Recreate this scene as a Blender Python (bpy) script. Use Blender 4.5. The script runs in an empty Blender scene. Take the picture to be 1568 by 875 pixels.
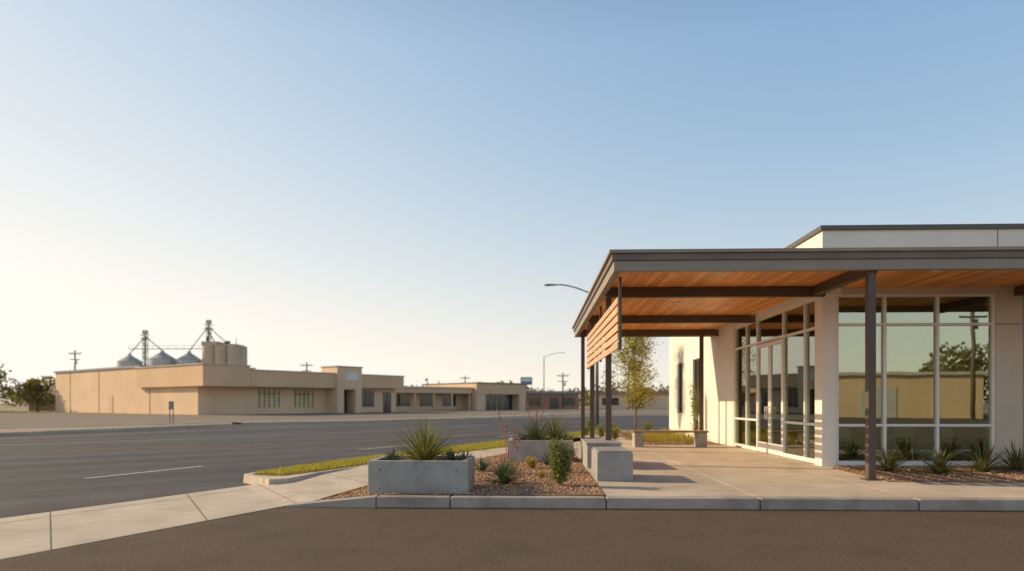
import bpy, math, random
from mathutils import Vector, Matrix
random.seed(7)
R=random.random
def U(a,b): return a+(b-a)*R()
scene=bpy.context.scene
COL=scene.collection

# ------------------------------------------------------------------ materials
def newmat(name):
    m=bpy.data.materials.new(name); m.use_nodes=True
    nt=m.node_tree; b=nt.nodes['Principled BSDF']
    return m,nt,b
def mat(name,c1,c2=None,scale=3.0,rough=0.7,bump=0.0,bscale=None,metal=0.0,detail=6,stretch=(1,1,1),island=0.0,spec=0.4,big=None,bigs=0.25,rot=0.0,p0=0.3,p1=0.7,bigstretch=None,bdist=0.02,stain=0.0):
    m,nt,b=newmat(name); N=nt.nodes; L=nt.links
    if c2 is None: c2=tuple(x*0.8 for x in c1)
    tc=N.new('ShaderNodeNewGeometry'); mr0=N.new('ShaderNodeMapping'); mr0.inputs['Rotation'].default_value=(0,0,rot)
    L.new(tc.outputs['Position'],mr0.inputs['Vector'])
    mp=N.new('ShaderNodeMapping'); mp.inputs['Scale'].default_value=stretch
    L.new(mr0.outputs[0],mp.inputs['Vector'])
    no=N.new('ShaderNodeTexNoise'); no.inputs['Scale'].default_value=scale; no.inputs['Detail'].default_value=detail; no.inputs['Roughness'].default_value=0.65
    L.new(mp.outputs[0],no.inputs['Vector'])
    rp=N.new('ShaderNodeValToRGB'); rp.color_ramp.elements[0].position=p0; rp.color_ramp.elements[1].position=p1
    rp.color_ramp.elements[0].color=(*c1,1); rp.color_ramp.elements[1].color=(*c2,1)
    L.new(no.outputs['Fac'],rp.inputs['Fac']); col=rp.outputs['Color']
    def scaleby(col,sock,lo,hi,a=0.35,bb=0.65):
        mr=N.new('ShaderNodeMapRange'); mr.inputs['From Min'].default_value=a; mr.inputs['From Max'].default_value=bb
        mr.inputs['To Min'].default_value=lo; mr.inputs['To Max'].default_value=hi
        L.new(sock,mr.inputs['Value'])
        mx=N.new('ShaderNodeVectorMath'); mx.operation='SCALE'
        L.new(col,mx.inputs[0]); L.new(mr.outputs[0],mx.inputs['Scale']); return mx.outputs[0]
    if big is not None:
        n2=N.new('ShaderNodeTexNoise'); n2.inputs['Scale'].default_value=bigs; n2.inputs['Detail'].default_value=5
        if bigstretch:
            m3=N.new('ShaderNodeMapping'); m3.inputs['Scale'].default_value=bigstretch; L.new(mr0.outputs[0],m3.inputs['Vector']); L.new(m3.outputs[0],n2.inputs['Vector'])
        else: L.new(mp.outputs[0],n2.inputs['Vector'])
        col=scaleby(col,n2.outputs['Fac'],1-big,1+big)
    if stain>0:
        n3=N.new('ShaderNodeTexNoise'); n3.inputs['Scale'].default_value=1.3; n3.inputs['Detail'].default_value=8
        L.new(mr0.outputs[0],n3.inputs['Vector']); col=scaleby(col,n3.outputs['Fac'],1-stain,1.0,.36,.5)
    if island>0: 
        g=N.new('ShaderNodeNewGeometry'); col=scaleby(col,g.outputs['Random Per Island'],1-island,1+island,0,1)
    L.new(col,b.inputs['Base Color'])
    b.inputs['Roughness'].default_value=rough; b.inputs['Metallic'].default_value=metal
    b.inputs['Specular IOR Level'].default_value=spec
    if bump>0:
        bn=N.new('ShaderNodeTexNoise'); bn.inputs['Scale'].default_value=bscale or scale*4; bn.inputs['Detail'].default_value=5
        L.new(mp.outputs[0],bn.inputs['Vector'])
        bp=N.new('ShaderNodeBump'); bp.inputs['Strength'].default_value=bump; bp.inputs['Distance'].default_value=bdist
        L.new(bn.outputs['Fac'],bp.inputs['Height']); L.new(bp.outputs[0],b.inputs['Normal'])
    return m
def leafmat(name,c1,c2,trans=0.35,island=0.35,rough=0.5,scale=6):
    m=mat(name,c1,c2,scale=scale,rough=rough,island=island,spec=0.3)
    nt=m.node_tree;N=nt.nodes;L=nt.links;b=N['Principled BSDF']
    out=N['Material Output']; t=N.new('ShaderNodeBsdfTranslucent'); mx=N.new('ShaderNodeMixShader'); mx.inputs[0].default_value=trans
    src=b.inputs['Base Color'].links[0].from_socket
    sc=N.new('ShaderNodeVectorMath'); sc.operation='MULTIPLY'; sc.inputs[1].default_value=(1.6,1.5,0.7)
    L.new(src,sc.inputs[0]); L.new(sc.outputs[0],t.inputs['Color'])
    L.new(b.outputs[0],mx.inputs[1]); L.new(t.outputs[0],mx.inputs[2]); L.new(mx.outputs[0],out.inputs['Surface'])
    return m

M={}
M['asphalt_road']=mat('asphalt_road',(0.050,0.042,0.037),(0.094,0.080,0.069),scale=40,rough=0.68,bump=0.15,bscale=70,big=0.40,bigs=0.5,rot=math.radians(-42),bigstretch=(.10,1.6,1),detail=8,stain=.2,spec=.3)
M['asphalt_lot']=mat('asphalt_lot',(0.065,0.047,0.032),(0.225,0.160,0.108),scale=55,rough=0.92,bump=0.6,bscale=60,big=0.16,bigs=0.02,detail=4,p0=.37,p1=.67,stain=.14,spec=.25)
M['asphalt_far']=mat('asphalt_far',(0.19,0.15,0.11),(0.25,0.20,0.15),scale=0.4,rough=0.9,big=0.15,bigs=0.05)
M['dirt']=mat('dirt',(0.28,0.21,0.14),(0.38,0.29,0.18),scale=0.3,rough=0.95,big=0.2,bigs=0.03)
M['concrete_walk']=mat('concrete_walk',(0.50,0.415,0.32),(0.62,0.515,0.40),scale=2.5,rough=0.85,bump=0.12,bscale=60,big=0.1,bigs=0.6,detail=10,stain=.14)
M['concrete_slab']=mat('concrete_slab',(0.50,0.415,0.32),(0.62,0.515,0.40),scale=2.5,rough=0.8,bump=0.1,bscale=60,big=0.1,bigs=0.6,detail=10,island=.06,stain=.14)
M['concrete_curb']=mat('concrete_curb',(0.34,0.295,0.245),(0.46,0.40,0.335),scale=5,rough=0.85,bump=0.3,bscale=50,big=0.12,bigs=1,detail=10,island=.06,stain=.22)
M['concrete_planter']=mat('concrete_planter',(0.29,0.275,0.25),(0.41,0.385,0.35),scale=3,rough=0.8,bump=0.3,bscale=35,big=0.12,bigs=2,detail=12,stain=.15)
M['groove']=mat('groove',(0.07,0.06,0.05),rough=0.95)
M['joint']=mat('joint',(0.16,0.14,0.115),rough=0.95)
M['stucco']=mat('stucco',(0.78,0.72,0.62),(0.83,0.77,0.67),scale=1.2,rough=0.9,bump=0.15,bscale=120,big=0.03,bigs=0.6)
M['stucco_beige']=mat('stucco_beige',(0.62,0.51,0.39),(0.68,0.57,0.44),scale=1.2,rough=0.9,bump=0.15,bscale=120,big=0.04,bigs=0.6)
M['white_frame']=mat('white_frame',(0.76,0.74,0.70),(0.82,0.80,0.76),scale=8,rough=0.4)
M['fascia']=mat('fascia',(0.155,0.122,0.097),(0.19,0.152,0.12),scale=2,rough=0.5,metal=0.1,big=0.06,bigs=1)
M['fascia_light']=mat('fascia_light',(0.26,0.213,0.17),(0.31,0.256,0.207),scale=2,rough=0.5,metal=0.1)
M['steel_brown']=mat('steel_brown',(0.095,0.068,0.050),(0.125,0.09,0.067),scale=4,rough=0.5,metal=0.1)
M['cap_metal']=mat('cap_metal',(0.12,0.10,0.085),(0.14,0.12,0.10),scale=4,rough=0.5,metal=0.2)
def wood(name,c1,c2,st,isl=0.25):
    return mat(name,c1,c2,scale=3.0,rough=0.4,bump=0.1,bscale=14,stretch=st,island=isl,detail=8,spec=0.4)
M['wood_ceiling']=wood('wood_ceiling',(0.72,0.23,0.04),(0.98,0.44,0.11),(9,0.6,9),0.25)
M['wood_slat']=wood('wood_slat',(0.50,0.28,0.12),(0.68,0.42,0.19),(9,0.6,9),0.12)
M['wood_bench']=wood('wood_bench',(0.26,0.15,0.08),(0.38,0.23,0.12),(0.6,9,9),0.12)
M['gravel']=mat('gravel',(0.19,0.10,0.055),(0.44,0.27,0.16),scale=30,rough=0.95,bump=1.0,bscale=50,big=0.15,bigs=2,detail=4)
M['rocks']=mat('rocks',(0.32,0.165,0.09),(0.56,0.35,0.21),scale=8,rough=0.95,island=0.55)
M['grass_soil']=mat('grass_soil',(0.19,0.18,0.04),(0.26,0.23,0.06),scale=12,rough=0.95)
M['grass']=leafmat('grass',(0.25,0.24,0.045),(0.42,0.36,0.08),trans=0.4,island=0.4)
M['grass_dry']=mat('grass_dry',(0.38,0.31,0.10),(0.27,0.25,0.08),scale=0.2,rough=0.95)
M['yucca']=leafmat('yucca',(0.07,0.105,0.055),(0.13,0.165,0.08),trans=0.2,island=0.3)
M['agave']=leafmat('agave',(0.06,0.10,0.07),(0.10,0.145,0.095),trans=0.1,island=0.2)
M['sotol']=leafmat('sotol',(0.12,0.14,0.045),(0.22,0.22,0.08),trans=0.3,island=0.35)
M['bush']=leafmat('bush',(0.13,0.15,0.05),(0.23,0.24,0.085),trans=0.4,island=0.4)
M['bush_yellow']=leafmat('bush_yellow',(0.32,0.25,0.05),(0.38,0.31,0.07),trans=0.35)
M['tree_leaf']=leafmat('tree_leaf',(0.22,0.20,0.032),(0.38,0.32,0.06),trans=0.5,island=0.45)
M['far_leaf']=leafmat('far_leaf',(0.17,0.15,0.05),(0.23,0.20,0.07),trans=0.3,island=0.4,scale=0.3)
M['bark']=mat('bark',(0.14,0.10,0.07),(0.22,0.17,0.12),scale=20,rough=0.95,bump=0.6)
M['stalk']=mat('stalk',(0.34,0.12,0.08),(0.42,0.17,0.11),scale=10,rough=0.8)
M['paint_white']=mat('paint_white',(0.12,0.11,0.10),(0.62,0.57,0.50),scale=14,rough=0.8,detail=10,p0=.36,p1=.48)
M['paint_yellow']=mat('paint_yellow',(0.10,0.08,0.055),(0.46,0.30,0.11),scale=14,rough=0.8,detail=10,p0=.36,p1=.52)
M['tan_wall']=mat('tan_wall',(0.68,0.48,0.31),(0.74,0.53,0.35),scale=0.5,rough=0.9,big=0.06,bigs=0.2)
M['tan_fascia']=mat('tan_fascia',(0.64,0.435,0.265),(0.69,0.475,0.30),scale=0.5,rough=0.9,big=0.05,bigs=0.2)
M['brick_brown']=mat('brick_brown',(0.30,0.17,0.11),(0.38,0.22,0.14),scale=1.5,rough=0.9)
M['slate_metal']=mat('slate_metal',(0.22,0.24,0.26),(0.27,0.29,0.31),scale=1,rough=0.6,metal=0.2)
M['roof_white']=mat('roof_white',(0.5,0.47,0.43),(0.56,0.53,0.48),scale=1,rough=0.7)
M['galv']=mat('galv',(0.42,0.41,0.39),(0.52,0.50,0.47),scale=0.6,rough=0.6,metal=0.1,stretch=(1,1,3))
M['silo_concrete']=mat('silo_concrete',(0.50,0.38,0.27),(0.58,0.45,0.33),scale=0.4,rough=0.9)
M['dark_steel']=mat('dark_steel',(0.10,0.095,0.09),(0.14,0.13,0.12),scale=2,rough=0.6)
M['lamp_gray']=mat('lamp_gray',(0.18,0.18,0.18),(0.23,0.23,0.22),scale=3,rough=0.5,metal=0.4)
M['pole_wood']=mat('pole_wood',(0.13,0.10,0.075),(0.18,0.14,0.10),scale=4,rough=0.9)
M['dark_glass']=mat('dark_glass',(0.03,0.032,0.035),(0.05,0.05,0.05),scale=0.4,rough=0.08,spec=0.8)
M['painted_reflection']=mat('painted_reflection',(0.75,0.62,0.36),(0.48,0.37,0.22),scale=1.5,rough=0.7)  # far window panes: golden sky reflection put into the colour
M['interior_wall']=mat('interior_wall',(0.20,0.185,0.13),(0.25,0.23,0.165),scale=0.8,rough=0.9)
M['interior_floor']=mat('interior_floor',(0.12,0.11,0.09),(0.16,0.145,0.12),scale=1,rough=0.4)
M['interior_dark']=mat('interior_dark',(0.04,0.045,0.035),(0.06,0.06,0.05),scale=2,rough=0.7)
M['furn']=mat('furn',(0.60,0.60,0.54),(0.70,0.70,0.62),scale=5,rough=0.5)
M['sign_white']=mat('sign_white',(0.66,0.66,0.64),(0.72,0.72,0.70),scale=3,rough=0.6)
M['sign_blue']=mat('sign_blue',(0.16,0.20,0.27),(0.2,0.24,0.3),scale=3,rough=0.6)
M['lens']=mat('lens',(0.75,0.68,0.55),(0.8,0.74,0.6),scale=3,rough=0.4)
# window glass
m,nt,b=newmat('window_glass'); N=nt.nodes; L=nt.links; N.remove(b)
tr=N.new('ShaderNodeBsdfTransparent'); tr.inputs[0].default_value=(0.78,0.86,0.74,1)
gl=N.new('ShaderNodeBsdfGlossy'); gl.inputs['Roughness'].default_value=0.0; gl.inputs['Color'].default_value=(0.78,0.82,0.70,1)
no=N.new('ShaderNodeTexNoise'); no.inputs['Scale'].default_value=0.9; no.inputs['Detail'].default_value=1
g=N.new('ShaderNodeNewGeometry'); L.new(g.outputs['Position'],no.inputs['Vector'])
bp=N.new('ShaderNodeBump'); bp.inputs['Strength'].default_value=0.04; bp.inputs['Distance'].default_value=0.03
L.new(no.outputs['Fac'],bp.inputs['Height']); L.new(bp.outputs[0],gl.inputs['Normal'])
fr=N.new('ShaderNodeFresnel'); fr.inputs['IOR'].default_value=1.5
ma=N.new('ShaderNodeMath'); ma.operation='MULTIPLY_ADD'; ma.inputs[1].default_value=0.8; ma.inputs[2].default_value=0.31; ma.use_clamp=True
L.new(fr.outputs[0],ma.inputs[0])
mx=N.new('ShaderNodeMixShader'); L.new(ma.outputs[0],mx.inputs[0]); L.new(tr.outputs[0],mx.inputs[1]); L.new(gl.outputs[0],mx.inputs[2])
L.new(mx.outputs[0],N['Material Output'].inputs['Surface']); M['glass']=m

# ------------------------------------------------------------------ geometry helpers
def mobj(name,verts,faces,m,parent=None,smooth=False,bevel=0.0):
    me=bpy.data.meshes.new(name); me.from_pydata(verts,[],faces); me.update()
    o=bpy.data.objects.new(name,me); COL.objects.link(o)
    me.materials.append(M[m] if isinstance(m,str) else m)
    if smooth:
        for p in me.polygons: p.use_smooth=True
    if parent: o.parent=parent
    if bevel>0:
        bv=o.modifiers.new('bev','BEVEL'); bv.width=bevel; bv.segments=2; bv.limit_method='ANGLE'
    return o
def empty(name,loc=(0,0,0),rz=0.0):
    e=bpy.data.objects.new(name,None); e.empty_display_size=0.3; e.location=loc; e.rotation_euler=(0,0,rz); COL.objects.link(e); return e
BF=[(0,3,2,1),(4,5,6,7),(0,1,5,4),(1,2,6,5),(2,3,7,6),(3,0,4,7)]
def bv(x0,x1,y0,y1,z0,z1): return [(x0,y0,z0),(x1,y0,z0),(x1,y1,z0),(x0,y1,z0),(x0,y0,z1),(x1,y0,z1),(x1,y1,z1),(x0,y1,z1)]
def box(name,x0,x1,y0,y1,z0,z1,m,parent=None,bevel=0.0):
    return mobj(name,bv(x0,x1,y0,y1,z0,z1),BF,m,parent,bevel=bevel)
def boxes(name,lst,m,parent=None,bevel=0.0):
    V=[];F=[]
    for b in lst:
        n=len(V); V+=bv(*b); F+=[tuple(i+n for i in f) for f in BF]
    return mobj(name,V,F,m,parent,bevel=bevel)
def sheet(name,pts,m,parent=None,z=0.0):
    V=[(p[0],p[1],p[2] if len(p)>2 else z) for p in pts]
    return mobj(name,V,[tuple(range(len(V)))],m,parent)
def strip(name,lo,hi,m,parent=None):
    V=[];F=[]
    for a,b in zip(lo,hi): V+=[a,b]
    for i in range(len(lo)-1): F.append((2*i,2*i+1,2*i+3,2*i+2))
    o=mobj(name,V,F,m,parent); return o
def prism(name,pts,z0,z1,m,parent=None,bevel=0.0):
    n=len(pts); V=[(p[0],p[1],z0) for p in pts]+[(p[0],p[1],z1) for p in pts]
    F=[tuple(range(n))[::-1],tuple(range(n,2*n))]+[(i,(i+1)%n,n+(i+1)%n,n+i) for i in range(n)]
    return mobj(name,V,F,m,parent,bevel=bevel)
def tubegeo(pts,rad,sides,V,F):
    n0=len(V); pts=[Vector(p) for p in pts]
    for i,p in enumerate(pts):
        d=(pts[min(i+1,len(pts)-1)]-pts[max(i-1,0)]).normalized()
        a=d.cross(Vector((0.3,0.9,0.1))).normalized() if abs(d.z)>0.5 else d.cross(Vector((0,0,1))).normalized()
        b2=d.cross(a)
        for k in range(sides):
            t=2*math.pi*k/sides; q=p+(a*math.cos(t)+b2*math.sin(t))*rad[i]; V.append(tuple(q))
    for i in range(len(pts)-1):
        for k in range(sides):
            a0=n0+i*sides+k; a1=n0+i*sides+(k+1)%sides
            F.append((a0,a1,a1+sides,a0+sides))
    F.append(tuple(n0+k for k in range(sides))[::-1]); e=n0+(len(pts)-1)*sides; F.append(tuple(e+k for k in range(sides)))
def tube(name,pts,rad,m,parent=None,sides=10):
    if not isinstance(rad,(list,tuple)): rad=[rad]*len(pts)
    V=[];F=[]; tubegeo(pts,rad,sides,V,F); return mobj(name,V,F,m,parent,smooth=True)
def blades(V,F,c,n,L0,L1,W,emin,emax,droop,seg=5,rad=0.04):
    c=Vector(c)
    for i in range(n):
        az=U(0,2*math.pi); t=(i+0.5)/n; el=math.radians(emin+(emax-emin)*t+U(-6,6)); ln=U(L0,L1)
        h=Vector((math.cos(az),math.sin(az),0)); side=Vector((-math.sin(az),math.cos(az),0))
        p=c+h*rad*U(0.3,1)*(1-t*0.7); n0=len(V); e=el
        for s in range(seg+1):
            u=s/seg
            w=W*(1-u**1.6)*(0.75+0.6*math.sin(u*2.2)) if s<seg else 0.0008
            up=Vector((-h.x*math.sin(e),-h.y*math.sin(e),math.cos(e)))
            V+= [tuple(p-side*w*0.5+up*w*0.22),tuple(p),tuple(p+side*w*0.5+up*w*0.22)]
            p=p+(h*math.cos(e)+Vector((0,0,1))*math.sin(e))*(ln/seg); e-=droop*U(0.6,1.4)/seg
        for s in range(seg):
            a=n0+3*s; F+=[(a,a+1,a+4,a+3),(a+1,a+2,a+5,a+4)]
def rosette(name,c,n,L0,L1,W,emin,emax,droop,m,parent=None):
    V=[];F=[]; blades(V,F,c,n,L0,L1,W,emin,emax,droop); return mobj(name,V,F,m,parent,smooth=False)
def leaf(V,F,p,s,asp=0.5,up=0.3):
    d=Vector((U(-1,1),U(-1,1),U(-1,1)+up)).normalized(); a=d.cross(Vector((U(-1,1),U(-1,1),U(-1,1)))).normalized()
    n0=len(V); p=Vector(p)
    V+= [tuple(p),tuple(p+d*s*0.5+a*s*asp*0.5),tuple(p+d*s),tuple(p+d*s*0.5-a*s*asp*0.5)]; F.append((n0,n0+1,n0+2,n0+3))
def tree(name,x,y,z,H,cr,nl,ls,leafm='tree_leaf',trunk=0.05,nb=26,lean=(0,0)):
    e=empty(name,(x,y,z)); V=[];F=[]
    tp=[Vector((lean[0]*t+0.03*H*math.sin(t*5)*0.3,lean[1]*t,H*0.86*t)) for t in [i/8 for i in range(9)]]
    tubegeo(tp,[trunk*(1-0.85*i/8)+0.004 for i in range(9)],8,V,F)
    LV=[];LF=[]; tips=[]
    for i in range(nb):
        t=0.26+0.72*i/nb; k=t*8; i0=min(int(k),7); b=tp[i0].lerp(tp[i0+1],k-i0)
        az=i*2.4+U(-.4,.4); prof=math.sin(math.pi*min(1,max(0.08,(t-0.15)/0.9)))**0.6
        ln=cr*prof*U(0.7,1.15); el=math.radians(U(18,50)+20*t)
        pts=[b]; d=Vector((math.cos(az)*math.cos(el),math.sin(az)*math.cos(el),math.sin(el)))
        for s in range(4):
            pts.append(pts[-1]+d*ln/4+Vector((U(-1,1),U(-1,1),U(-.6,1)))*ln*0.05)
        tubegeo(pts,[trunk*0.35*(1-t*0.5)*(1-0.8*s/4)+0.002 for s in range(5)],5,V,F)
        for s in range(1,5): tips.append((pts[s],0.5+0.25*s))
        for q in range(3):
            s=random.choice([2,3,4]); d2=Vector((U(-1,1),U(-1,1),U(-.3,1))).normalized()*ln*0.33
            tubegeo([pts[s],pts[s]+d2*0.5,pts[s]+d2+Vector((0,0,.02))],[trunk*0.1,trunk*.07,0.002],4,V,F)
            tips.append((pts[s]+d2,1.1)); tips.append((pts[s]+d2*.6,1.0))
    mobj('trunk',V,F,'bark',e,smooth=True)
    for i in range(nl):
        p,w=random.choice(tips); r=cr*0.17*w
        leaf(LV,LF,(p.x+random.gauss(0,r*.6),p.y+random.gauss(0,r*.6),p.z+random.gauss(0,r*.5)),ls*U(.6,1.3),0.5)
    mobj('crown',LV,LF,leafm,e); return e
def clumptree(LV,LF,x,y,z,H,W,n,ls):
    cl=[(x+U(-.5,.5)*W*.8,y+U(-.5,.5)*W*.8,z+H*U(.3,.88),W*U(.14,.3)) for _ in range(14)]
    for i in range(n):
        c=random.choice(cl); d=Vector((random.gauss(0,1),random.gauss(0,1),random.gauss(0,1))).normalized()*c[3]*U(.6,1.1)
        leaf(LV,LF,(c[0]+d.x,c[1]+d.y,max(z+.2,c[2]+d.z*.8)),ls*U(.6,1.4),0.7)

# ------------------------------------------------------------------ ground, roads
sheet('ground',[(-3000,-3000),(3000,-3000),(3000,3000),(-3000,3000)],'dirt',z=-0.03)
sheet('far_parking_lot',[(-140,20),(60,20),(60,170),(-70,170),(-66,86),(-140,74)],'asphalt_far',z=-0.012)
sheet('road',[(-110,-70),(60,-70),(60,60),(12,76),(-20,44),(-25,36),(-33,14),(-60,6),(-110,-10)],'asphalt_road',z=-0.004)
sheet('parking_lot',[(-15,-14),(-4.76,5.91),(-4.27,7.06),(-3.41,9.03),(-3.1,9.4),(45,9.4),(45,-40),(-15,-40)],'asphalt_lot',z=0.002)
sheet('far_grass',[(-150,78),(-66,90),(-68,125),(-160,125)],'grass_dry',z=-0.006)
# far curb island
isl=empty('curb_island')
lo=[(-40,12),(-29,18.5),(-22.5,27.9),(-18.9,38.9)]; hi=[(-46,18),(-33.5,24),(-26.9,33.4),(-20.5,41.5)]
strip('soil',[(a,b,.10) for a,b in lo],[(a,b,.10) for a,b in hi],'dirt',isl)
for nm,ln in (('kerb_near',lo),('kerb_far',hi)):
    V=[];F=[]
    for i,(a,b) in enumerate(ln):
        V+=[(a,b,-.02),(a,b,.14),(a-.25,b+.15,.14),(a-.25,b+.15,-.02)]
    for i in range(3):
        for k in range(3): F.append((4*i+k,4*i+k+1,4*i+k+5,4*i+k+4))
    mobj(nm,V,F,'concrete_walk',isl)
fk=empty('far_kerb')
L2=[(-19,43.5),(-12,50),(-5,60),(2,74),(10,90)]
V=[];F=[]
for a,b in L2: V+=[(a,b,-.02),(a,b,.13),(a-.9,b+.6,.13),(a-.9,b+.6,-.02)]
for i in range(4):
    for k in range(3): F.append((4*i+k,4*i+k+1,4*i+k+5,4*i+k+4))
mobj('kerb',V,F,'concrete_walk',fk)
# markings
rm=empty('road_markings')
def mark(name,pts,w,m):
    lo=[];hi=[]
    for i,p in enumerate(pts):
        a=Vector(pts[max(i-1,0)]);b=Vector(pts[min(i+1,len(pts)-1)]);d=(b-a).normalized();n=Vector((-d.y,d.x))*w/2
        lo.append((p[0]-n.x,p[1]-n.y,.001));hi.append((p[0]+n.x,p[1]+n.y,.001))
    strip(name,hi,lo,m,rm)
mark('lane_dash_1',[(-8.32,12.33),(-7.36,14.84)],.11,'paint_white')
mark('lane_dash_2',[(-5.3,20.2),(-3.94,22.9)],.11,'paint_white')
mark('lane_dash_3',[(-1.6,28),(0.4,32)],.11,'paint_white')
mark('lane_dash_0',[(-11.2,5),(-10.2,7.6)],.11,'paint_white')
mark('centre_line_1',[(-20,15.2),(-15.1,18.74),(-11.2,21),(-8,22.96),(-3.5,28),(1,36)],.10,'paint_yellow')
mark('centre_line_2',[(-20.2,15.5),(-15.3,19.04),(-11.4,21.3),(-8.2,23.26),(-3.7,28.2),(.8,36.1)],.10,'paint_yellow')
mark('far_line',[(-22,18.6),(-17.7,21.9),(-13.2,26.2),(-8,33),(-3,42)],.12,'paint_white')
mark('edge_line',[(-21,24.5),(-17.2,33),(-13,41),(-6,50)],.12,'paint_white')
# sidewalk along the road
sw=empty('sidewalk')
out=[(-12.5,-3,.006),(-8.1,4.9,.006),(-6.45,8.0,.006),(-5.71,9.43,.01),(-4.79,11.1,.03),(-4.4,11.2,.07),(-3.5,13.6,.15),(-2.1,16.6,.15),(-.75,19.4,.15),(1.2,24,.15),(4,31,.15)]
inn=[(-9.4,-5,.006),(-6.0,3.0,.006),(-4.76,5.91,.006),(-4.27,7.06,.006),(-3.41,9.03,.008),(-3.05,9.3,.05),(-2.2,12.4,.15),(-1.3,15.2,.15),(-.2,18.4,.15),(1.9,23.3,.15),(5,30.5,.15)]
strip('slab',out,inn,'concrete_walk',sw)
def lerp(a,b,t): return tuple(a[i]+(b[i]-a[i])*t for i in range(len(a)))
k=0
for (i,t) in [(0,.5),(1,.25),(2,.35),(3,.45),(4,.5),(5,.5),(6,0),(6,.5),(7,0),(7,.5),(8,0),(8,.33),(8,.66),(9,0)]:
    a=lerp(out[i],out[i+1],t); b=lerp(inn[i],inn[i+1],t)
    d=(Vector(out[i+1])-Vector(out[i])).normalized()*.006; z=.003
    mobj('joint_%d'%k,[(a[0]-d.x,a[1]-d.y,a[2]+z),(b[0]-d.x,b[1]-d.y,b[2]+z),(b[0]+d.x,b[1]+d.y,b[2]+z),(a[0]+d.x,a[1]+d.y,a[2]+z)],[(0,1,2,3)],'joint',sw); k+=1
mid=[lerp(a,b,.16) for a,b in zip(out[:5],inn[:5])]
strip('joint_long',[(p[0]-.008,p[1],p[2]+.0035) for p in mid],[(p[0]+.008,p[1],p[2]+.0035) for p in mid],'joint',sw)

# grass verge with kerb
gv=empty('grass_verge')
go=[(-4.95,11.75),(-4.75,12.5),(-3.83,15.28),(-2.27,19.2),(-1.08,22.2),(1.0,27),(3.6,33)]
gi=[(-4.35,11.55),(-4.05,12.2),(-3.1,14.5),(-1.75,17.5),(-.75,19.5),(1.15,24.1),(3.9,31.1)]
strip('soil',[(a,b,.150) for a,b in go],[(a,b,.150) for a,b in gi],'grass_soil',gv)
prism('kerb_base',[(-4.35,11.0),(-4.1,11.2),(-3.9,12.2),(-3.0,14.4),(-1.7,17.4),(-.72,19.4),(1.17,24),(3.92,31)]+[(3.6,33),(1.0,27),(-1.08,22.2),(-2.27,19.2),(-3.83,15.28),(-4.75,12.5),(-4.95,11.75)],-.02,.146,'concrete_walk',gv)
V=[];F=[]
ko=[(-4.35,11.1)]+go
for i,(a,b) in enumerate(ko):
    V+=[(a-.19,b+.08,-.02),(a-.17,b+.08,.15),(a,b,.155),(a+.01,b,.0)]
for i in range(len(ko)-1):
    for k in range(3): F.append((4*i+k,4*i+k+1,4*i+k+5,4*i+k+4))
F.append((0,1,2,3))
mobj('kerb',V,F,'concrete_walk',gv)
V=[];F=[]
for i in range(32000):
    j=random.choices(range(6),weights=[.5,2.6,3,2.2,2,2])[0]; t=R(); u=R()
    a=lerp(go[j],go[j+1],t); b=lerp(gi[j],gi[j+1],t); p=lerp(a,b,u)
    h=U(.03,.09); az=U(0,6.28); w=.007; dx=math.cos(az)*w; dy=math.sin(az)*w; n0=len(V)
    V+=[(p[0]-dx,p[1]-dy,.14),(p[0]+dx,p[1]+dy,.14),(p[0]+U(-.03,.03),p[1]+U(-.03,.03),.145+h)]; F.append((n0,n0+1,n0+2))
mobj('blades',V,F,'grass',gv)

# front kerb along the car park
ck=empty('kerb')
xs=[-2.12,-1.13,.93,2.93,4.96,6.98,9.0,11.0,13.0,15,17,19,21]
boxes('segments',[(a+.005,b-.005,9.0,9.2,0,.15) for a,b in zip(xs[:-1],xs[1:])],'concrete_curb',ck,bevel=.018)
mobj('ramp_end',[(-3.35,9.04,.0),(-2.125,9.0,.0),(-2.125,9.2,.0),(-3.3,9.25,.0),(-3.35,9.04,.022),(-2.125,9.0,.15),(-2.125,9.2,.15),(-3.3,9.25,.03)],BF,'concrete_curb',ck,bevel=.006)
box('gutter_gap',-2.1,21,9.01,9.19,.0,.1,'groove',ck)
# plaza
pz=empty('plaza')
box('base',.97,21,9.2,24.5,-.02,.135,'groove',pz)
sl=[];xs=[.95,2.93,4.96,6.98,9.0,11,13,15,17,19,21]; ys=[9.205,11.15,13.3,15.6,17.9,20.2,22.3,24.6]
for i in range(len(xs)-1):
    for j in range(len(ys)-1):
        if xs[i]>5.5 and ys[j]>13: continue
        x1=xs[i+1]; 
        sl.append((xs[i]+.003,x1-.003,ys[j]+.003,ys[j+1]-.003,.05,.15))
boxes('slabs',sl,'concrete_slab',pz,bevel=.004)

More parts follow.
